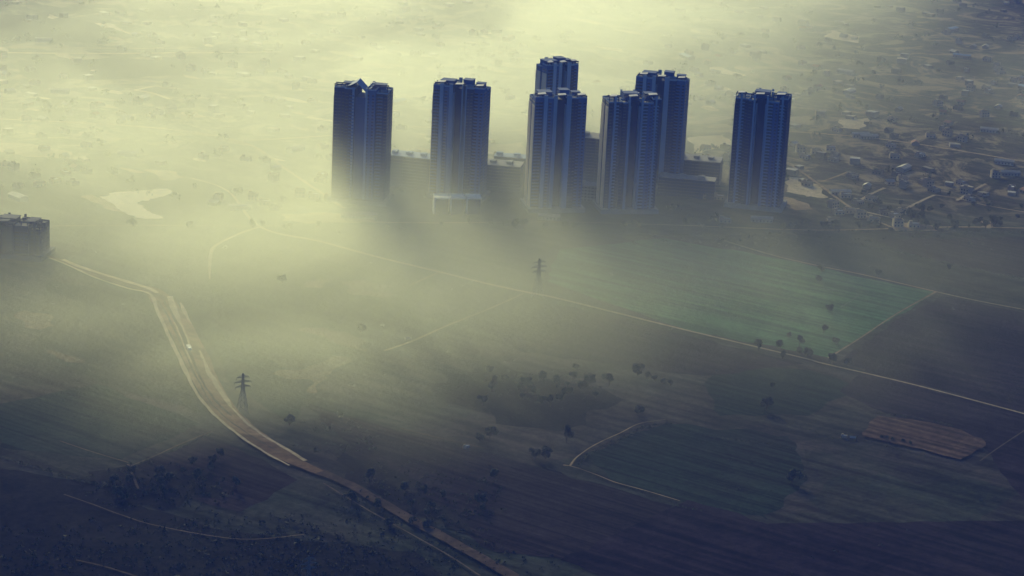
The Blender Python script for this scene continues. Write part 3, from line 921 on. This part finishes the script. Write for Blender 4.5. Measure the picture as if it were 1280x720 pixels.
for (px, v, s, lab) in TREES:
    p = gp(*px)
    add_tree(p, v, s, lab)
    placed.append((p.x, p.y, 4))
RNG = [  # loose groups: centre, spread (px), count, words
    ((675, 486), (85, 22), 30, 'dark tree of the scrubby belt in mid field', 'trees of the scrubby belt'),
    ((190, 608), (90, 26), 20, 'dark tree in the thicket at lower left', 'trees of the lower left thicket'),
    ((520, 640), (95, 45), 20, 'dark tree scattered right of the canal end', 'trees right of the canal end'),
    ((640, 284), (520, 4), 46, 'small tree along the field edge below the towers', 'trees along the field edge below the towers'),
    ((1130, 265), (130, 14), 26, 'dark tree among the houses right of the towers', 'trees among the right-hand houses'),
    ((1000, 430), (60, 18), 8, 'small bush in the corner of the bright green crop', 'bushes in the crop corner'),
    ((830, 560), (90, 12), 0, '', '')]
for (c, sp, n, lab, grp) in RNG:
    for i in range(n):
        q = (c[0] + rnd.gauss(0, sp[0] * .5), c[1] + rnd.gauss(0, sp[1] * .5))
        if sp[0] > 400: q = (c[0] + rnd.uniform(-sp[0], sp[0] * 1.2), c[1] + rnd.gauss(0, 2))
        p = gp(*q)
        if not free(p.x, p.y, 2.5): continue
        add_tree(p, rnd.randrange(6), rnd.uniform(.6, 1.05), lab, grp)
        placed.append((p.x, p.y, 3))

# scattered far trees of the town and the rough scrub: past counting, one mesh each
def clump(mb, x, y, R, H, rnd, n):
    for i in range(n):
        a, q = rnd.uniform(0, 6.28), R * math.sqrt(rnd.random())
        z = H * rnd.uniform(.15, 1) * (1 - .5 * (q / R) ** 2)
        c = Vector((x + q * math.cos(a), y + q * math.sin(a), z))
        u = Vector((rnd.uniform(-1, 1), rnd.uniform(-1, 1), rnd.uniform(.1, 1))).normalized()
        s = R * rnd.uniform(.22, .42)
        e1 = u.orthogonal().normalized() * s
        e2 = u.cross(e1) * rnd.uniform(.5, 1)
        mb.face([c - e1, c - e2, c + e1, c + e2], rnd.randrange(2))
ft = MB()
k = tries = 0
while k < 1000 and tries < 60000:
    tries += 1
    x, y = rnd.uniform(-1200, 1200), rnd.uniform(2190, 4200)
    if noise.noise(Vector((x * .006, y * .006, 15))) < rnd.uniform(-.25, .4): continue
    if not free(x, y, 2): continue
    clump(ft, x, y, rnd.uniform(3, 6.5), rnd.uniform(5, 10), rnd, 16)
    k += 1
tag(ft.build('town_greenery', [M['leaf'], M['leafb']]), 'uncounted trees and bushes among the far houses', 'trees', kind='stuff')
sb = MB()
def pix_in(px, py):  # scrub thick in the dark belts, thin elsewhere
    best = 0
    for cx, cy, ax, ay in ((675, 484, 90, 24), (195, 610, 110, 34), (520, 630, 120, 60), (300, 700, 420, 60), (1000, 300, 260, 14), (420, 545, 60, 30)):
        best = max(best, 1 - ((px - cx) / ax) ** 2 - ((py - cy) / ay) ** 2)
    return best
k = tries = 0
while k < 3000 and tries < 80000:
    tries += 1
    px, py = rnd.uniform(-40, 1320), rnd.uniform(286, 760)
    a = pix_in(px, py)
    n_ = noise.noise(Vector((px * .02, py * .035, 2)))
    if rnd.random() > max(.0, a) * 1.2 + max(0, n_) * .04: continue
    p = gp(px, py)
    R = rnd.uniform(.5, 2.0) if rnd.random() < .9 else rnd.uniform(2, 3.2)
    clump(sb, p.x, p.y, R, R * rnd.uniform(.8, 1.3), rnd, 8)
    k += 1
tag(sb.build('scrub', [M['scrub'], M['leaf']]), 'rough low scrub dotted over the dark fields', 'scrub', kind='stuff')

def hedge(px, w_, h_, label):
    mb = MB()
    P = smooth([gp(*p) for p in px], 6)
    for a, b in zip(P, P[1:]):
        d = b - a
        n = max(1, int(d.length / 1.6))
        for i in range(n):
            q = a + d * (i / n)
            f = .6 + .6 * abs(noise.noise(Vector((q.x * .08, q.y * .08, 1))))
            if noise.noise(Vector((q.x * .05, q.y * .05, 7))) > .38: continue
            clump(mb, q.x + rnd.gauss(0, .5), q.y + rnd.gauss(0, .5), w_ * f, h_ * f * 1.3, rnd, 9)
    o = mb.build('hedge', [M['leaf'], M['leafb']])
    tag(o, label, 'hedge')
hedge([(722, 584), (732, 572), (752, 561), (780, 548), (805, 536), (840, 530)], 2.6, 2.8, 'dark hedge along the upper left side of the dark green field')
hedge([(740, 596), (770, 604), (800, 615), (845, 632), (880, 640)], 1.4, 1.6, 'thin hedge beside the pale track below the dark green field')
hedge([(262, 543), (225, 560), (190, 574), (160, 586)], 1.8, 1.8, 'hedge line running left from the canal to the track bend')
hedge([(955, 516), (975, 525), (1040, 548), (1075, 552)], 1.4, 1.4, 'low hedge from the round tree towards the red-brown plot')
hedge([(1078, 550), (1110, 560), (1150, 570), (1200, 580)], 1.2, 1.4, 'hedge along the lower edge of the red-brown plot')
hedge([(1096, 518), (1140, 522), (1195, 534)], 1.6, 1.8, 'hedge along the upper edge of the red-brown plot')
hedge([(1000, 357), (1060, 366), (1071, 371), (1050, 385)], 1.0, 1.0, 'faint hedge across the top of the bright green field')
hedge([(1000, 290), (1100, 290), (1200, 291), (1300, 292)], 2.4, 2.4, 'dark hedge on the far edge of the fields at the right')
hedge([(1060, 303), (1100, 312), (1150, 322), (1210, 336), (1290, 352)], 2.2, 2.4, 'dark hedge slanting across the fields above the right-hand road')
hedge([(640, 288), (760, 292), (850, 296), (1000, 292)], 2.0, 2.2, 'dark hedge in the blue haze below the middle towers')
hedge([(0, 572), (60, 590), (110, 604), (200, 618)], 2.2, 2.4, 'dark hedge at the bottom left of the picture')
hedge([(855, 540), (900, 548), (960, 556), (1010, 566)], 1.4, 1.6, 'broken hedge across the dark green field')
# row of black bushes on the red-brown plot
for i, (x, y) in enumerate(((1102, 548), (1108, 550), (1115, 551), (1129, 553), (1137, 556))):
    add_tree(gp(x, y), (5, 2, 5, 5, 2)[i], .5, 'small black bush of the row on the lower edge of the red-brown plot', 'bushes on the red-brown plot', 'bush')

# each repeat gets words for its own place: nth nearest on one side of something one can find
from bpy_extras.object_utils import world_to_camera_view
MARK = [((440, 180), 'the leftmost full-height tower'), ((577, 180), 'the second tower from the left'), ((697, 180), 'the orange-sided tower'), ((790, 190), 'the cream-sided slab tower'),
        ((955, 190), 'the rightmost tower'), ((28, 300), 'the block cut by the left edge'), ((165, 255), 'the bent cream patch'), ((1006, 237), 'the pale bare lot'), ((1200, 242), 'the far right street stub'),
        ((1130, 278), 'the big town-edge trees'), ((1235, 286), 'the right town-edge tree pair'), ((672, 345), 'the pylon by the long road'), ((303, 495), 'the pylon by the canal'),
        ((190, 118), 'the pale forked track'), ((1090, 245), 'the left street stub'), ((1150, 545), 'the red-brown plot'), ((715, 584), 'the pale track corner'), ((165, 595), 'the small bent track'),
        ((545, 675), 'the dim end of the canal'), ((240, 430), 'the wide part of the canal'), ((1033, 452), 'the long road junction'), ((1170, 366), 'the right road junction'), ((815, 476), 'the lone tree clump'),
        ((480, 20), 'the top edge centre'), ((20, 20), 'the upper left corner'), ((1260, 20), 'the upper right corner'), ((695, 76), 'the narrow tower top'), ((829, 96), 'the greyer tower top'), ((950, 75), 'the empty glow above the rightmost tower'),
        ((1100, 120), 'the dim middle right of the town'), ((570, 250), 'the three sunlit small buildings'), ((330, 285), 'the hazy road fork'), ((10, 640), 'the lower left corner')]
ORD = ['nearest', 'second nearest', 'third nearest', 'fourth nearest', 'fifth nearest', 'sixth nearest', 'seventh nearest', 'eighth nearest', 'ninth nearest', 'tenth nearest']
bpy.context.view_layer.update()
todo = {}
for o in COL.objects:
    if o.parent is None and 'group' in o and o.get('category') in ('house', 'shed', 'tree', 'bush'):
        d = world_to_camera_view(sc, cam, o.matrix_world.translation + Vector((0, 0, 2)))
        q = (d.x * 1280, (1 - d.y) * 720)
        (mk, words) = min(MARK, key=lambda m: (m[0][0] - q[0]) ** 2 + ((m[0][1] - q[1]) * 1.3) ** 2)
        dx, dy = q[0] - mk[0], q[1] - mk[1]
        side = ('right of' if dx > 0 else 'left of') if abs(dx) > abs(dy) * 1.3 else ('below' if dy > 0 else 'above')
        base = o['label'].split(' in the ')[0].split(' far off')[0].split(' along ')[0].split(' of the ')[0].split(' scattered')[0].split(' among')[0].split(' on the lower')[0]
        todo.setdefault((base, side, words), []).append((math.hypot(dx, dy), o))
for (base, side, words), lst in todo.items():
    lst.sort(key=lambda t: t[0])
    base = ' '.join(base.replace(' with a ', ', ').replace('bright ', '').replace('red-brown ', 'red ').replace('flat-roofed', 'flat-roofed').split()[:7])
    for i, (d, o) in enumerate(lst):
        if len(lst) == 1: o['label'] = f'{base} just {side} {words}'
        elif i < 10: o['label'] = f'{base}, {ORD[i]} {side} {words}'
        else: o['label'] = f'{base}, farther off {side} {words}'

# ------------------------------------------------------------------ pylons
def make_pylon(h=34, base=4.0):
    root = empty('pylon')
    wz = [(0, base), (h * .42, base * .5), (h * .62, base * .26), (h, base * .12)]
    def half(z):
        for (a, wa), (b, wb) in zip(wz, wz[1:]):
            if z <= b: return wa + (wb - wa) * (z - a) / (b - a)
        return wz[-1][1]
    for sx in (-1, 1):
        for sy in (-1, 1):
            l = MB()
            for (a, wa), (b, wb) in zip(wz, wz[1:]):
                l.bar((sx * wa, sy * wa, a), (sx * wb, sy * wb, b), .16)
            l.build('leg', M['steel'], root)
    br = MB()
    z = 0.0
    while z < h - 1:
        z2 = min(h, z + max(1.6, half(z) * 1.7))
        a, b = half(z), half(z2)
        for (p, q) in (((-1, -1), (1, -1)), ((1, -1), (1, 1)), ((1, 1), (-1, 1)), ((-1, 1), (-1, -1))):
            br.bar((p[0] * a, p[1] * a, z), (q[0] * b, q[1] * b, z2), .1)
            br.bar((q[0] * a, q[1] * a, z), (p[0] * b, p[1] * b, z2), .1)
            br.bar((p[0] * b, p[1] * b, z2), (q[0] * b, q[1] * b, z2), .1)
        z = z2
    br.build('bracing', M['steel'], root)
    for z, L in ((h * .66, 6.5), (h * .78, 7.5), (h * .90, 5.5)):
        for s in (-1, 1):
            c = MB()
            b = half(z)
            tip = (s * L, 0, z + .3)
            for sy in (-1, 1):
                c.bar((s * b, sy * b, z), tip, .15)
                c.bar((s * b, sy * b, z + 1.8), tip, .12)
                c.bar((s * (b + L) / 2, sy * b / 2, z + .15), (s * b, sy * b, z + 1.8), .08)
            arm = c.build('crossarm', M['steel'], root)
            i = MB()
            i.bar(tip, (s * L, 0, z - 1.8), .14, n=6)
            i.build('insulator', M['conc'], arm)
    return root
pyl = make_pylon()
p = gp(672, 372); pyl.location = (p.x, p.y, 0); pyl.rotation_euler = (0, 0, .5)
tag(pyl, 'hazy steel lattice pylon beside the long dirt road, before the green field', 'pylon', 'power line pylons')
for (px, py, lab, s) in ((303, 516, 'steel lattice pylon standing right of the pale dug canal', .86), (385, 742, 'pylon at the bottom edge left of the canal, only its top in view', .7)):
    q = copy_tree(pyl)
    p = gp(px, py); q.location = (p.x, p.y, 0); q.rotation_euler = (0, 0, .5); q.scale = (s, s, s)
    tag(q, lab, 'pylon', 'power line pylons')

# ------------------------------------------------------------------ vehicle on the canal bed
def make_truck():
    root = empty('truck')
    b = MB(); b.box(-2.6, 1.6, -1.1, 1.1, .9, 2.6, open_bottom=False); b.build('cargo_box', M['white'], root)
    c = MB(); c.prism([(1.75, -1.0), (3.5, -1.0), (3.5, 1.0), (1.75, 1.0)], .7, 1.7); c.prism([(1.75, -.95), (3.0, -.95), (3.0, .95), (1.75, .95)], 1.7, 2.4)
    c.build('cab', M['car'], root)
    for x in (-1.8, 2.5):
        for s in (-1, 1):
            w_ = MB(); w_.bar((x, s * .8, .5), (x, s * 1.12, .5), .5, n=12); w_.build('wheel', M['tyre'], root)
    return root
tk = make_truck()
p = gp(236, 438); tk.location = (p.x, p.y, .35); tk.rotation_euler = (0, 0, -1.2); tk.scale = (1.3,) * 3
tag(tk, 'small white truck parked on the bed of the dug canal', 'truck')

# ------------------------------------------------------------------ haze and the ground fog
def vol_box(name, x0, x1, y0, y1, z0, z1, material):
    b = MB()
    b.box(x0, x1, y0, y1, z0, z1, open_bottom=False)
    o = b.build(name, material)
    o['kind'] = 'stuff'
    return o
def vol_mat(name):
    m = bpy.data.materials.new(name)
    m.use_nodes = True
    N, L = m.node_tree.nodes, m.node_tree.links
    N.remove(N['Principled BSDF'])
    v = N.new('ShaderNodeVolumePrincipled')
    L.new(v.outputs[0], N['Material Output'].inputs['Volume'])
    return m, v, N, L
hm, hv, N, L = vol_mat('even_haze')
hv.inputs['Color'].default_value = (0.14, 0.25, 1.0, 1)
hv.inputs['Density'].default_value = 0.00007
hv.inputs['Anisotropy'].default_value = 0.0
tag(vol_box('haze', -16500, 16500, -8500, 20500, -1.5, 575, hm), 'thin blue haze filling the air over the plain', 'haze')

fm, fv, N, L = vol_mat('ground_fog')
fv.inputs['Color'].default_value = (0.975, 1.0, 0.88, 1)
fv.inputs['Anisotropy'].default_value = 0.70
tc = N.new('ShaderNodeTexCoord')
sx = N.new('ShaderNodeSeparateXYZ')
L.new(tc.outputs['Object'], sx.inputs[0])
def mth(op, a, b=None, c=None):
    n = N.new('ShaderNodeMath'); n.operation = op
    for i, v in enumerate((a, b, c)):
        if v is None: continue
        if isinstance(v, (int, float)): n.inputs[i].default_value = v
        else: L.new(v, n.inputs[i])
    return n.outputs[0]
def rng(v, a, b, c=0.0, d=1.0):
    n = N.new('ShaderNodeMapRange'); n.interpolation_type = 'SMOOTHSTEP'
    L.new(v, n.inputs[0])
    for i, q in enumerate((a, b, c, d)): n.inputs[i + 1].default_value = q
    return n.outputs[0]
mp = N.new('ShaderNodeMapping'); mp.inputs['Scale'].default_value = (.0035, .0025, .008)
L.new(tc.outputs['Object'], mp.inputs[0])
nz = N.new('ShaderNodeTexNoise'); nz.inputs['Scale'].default_value = 1; nz.inputs['Detail'].default_value = 4
nz.inputs['Roughness'].default_value = 0.6
nz.inputs['Distortion'].default_value = 0.7
L.new(mp.outputs[0], nz.inputs['Vector'])
wob = mth('MULTIPLY_ADD', nz.outputs['Fac'], 260, -130)
u = mth('MULTIPLY_ADD', sx.outputs[1], -0.33, sx.outputs[0])       # x - .22 y : bank thinned to the right, shaped to darken that side of the view
u = mth('ADD', u, 726)
u = mth('ADD', u, wob)
v_ = mth('ADD', sx.outputs[1], wob)
mx = rng(u, 310, -200, 0.015, 1.0)
my = rng(v_, 1440, 1960, 0.0, 1.0)  # fog kept off the foreground, shaped to darken the lower corners
def blob(x, y, rad, amp):
    dx = mth('MULTIPLY', mth('ADD', sx.outputs[0], -x), 1 / rad)
    dy = mth('MULTIPLY', mth('ADD', v_, -y), 1 / rad)
    q = mth('ADD', mth('MULTIPLY', dx, dx), mth('MULTIPLY', dy, dy))
    return mth('MULTIPLY', mth('POWER', 2.718, mth('MULTIPLY', q, -1)), amp)
fall = mth('POWER', 2.718, mth('MULTIPLY', sx.outputs[2], -1 / 27.0))
nn = rng(nz.outputs['Fac'], .33, .67, .6, 1.4)
thin = mth('SUBTRACT', 1.0, mth('ADD', blob(-760, 3150, 400, .75), mth('ADD', blob(-600, 2560, 330, .34), blob(-455, 1850, 140, .75))))
hor = mth('ADD', mth('MULTIPLY', thin, mth('MULTIPLY', mx, my)), mth('ADD', blob(-150, 1790, 200, .55), mth('ADD', blob(190, 1990, 210, .42), mth('ADD', blob(600, 2800, 440, .18), mth('ADD', blob(-60, 1990, 120, .16), mth('ADD', blob(-160, 2190, 80, .5), blob(90, 1740, 290, .07)))))))
den = mth('MULTIPLY', hor, mth('MULTIPLY', fall, nn))
den = mth('MULTIPLY', den, 0.0072)
L.new(den, fv.inputs['Density'])
fog = vol_box('fog_bank', -1600, 1600, 1250, 4400, -1.0, 140, fm)
tag(fog, 'yellow ground fog lying over the plain and round the tower feet', 'fog')
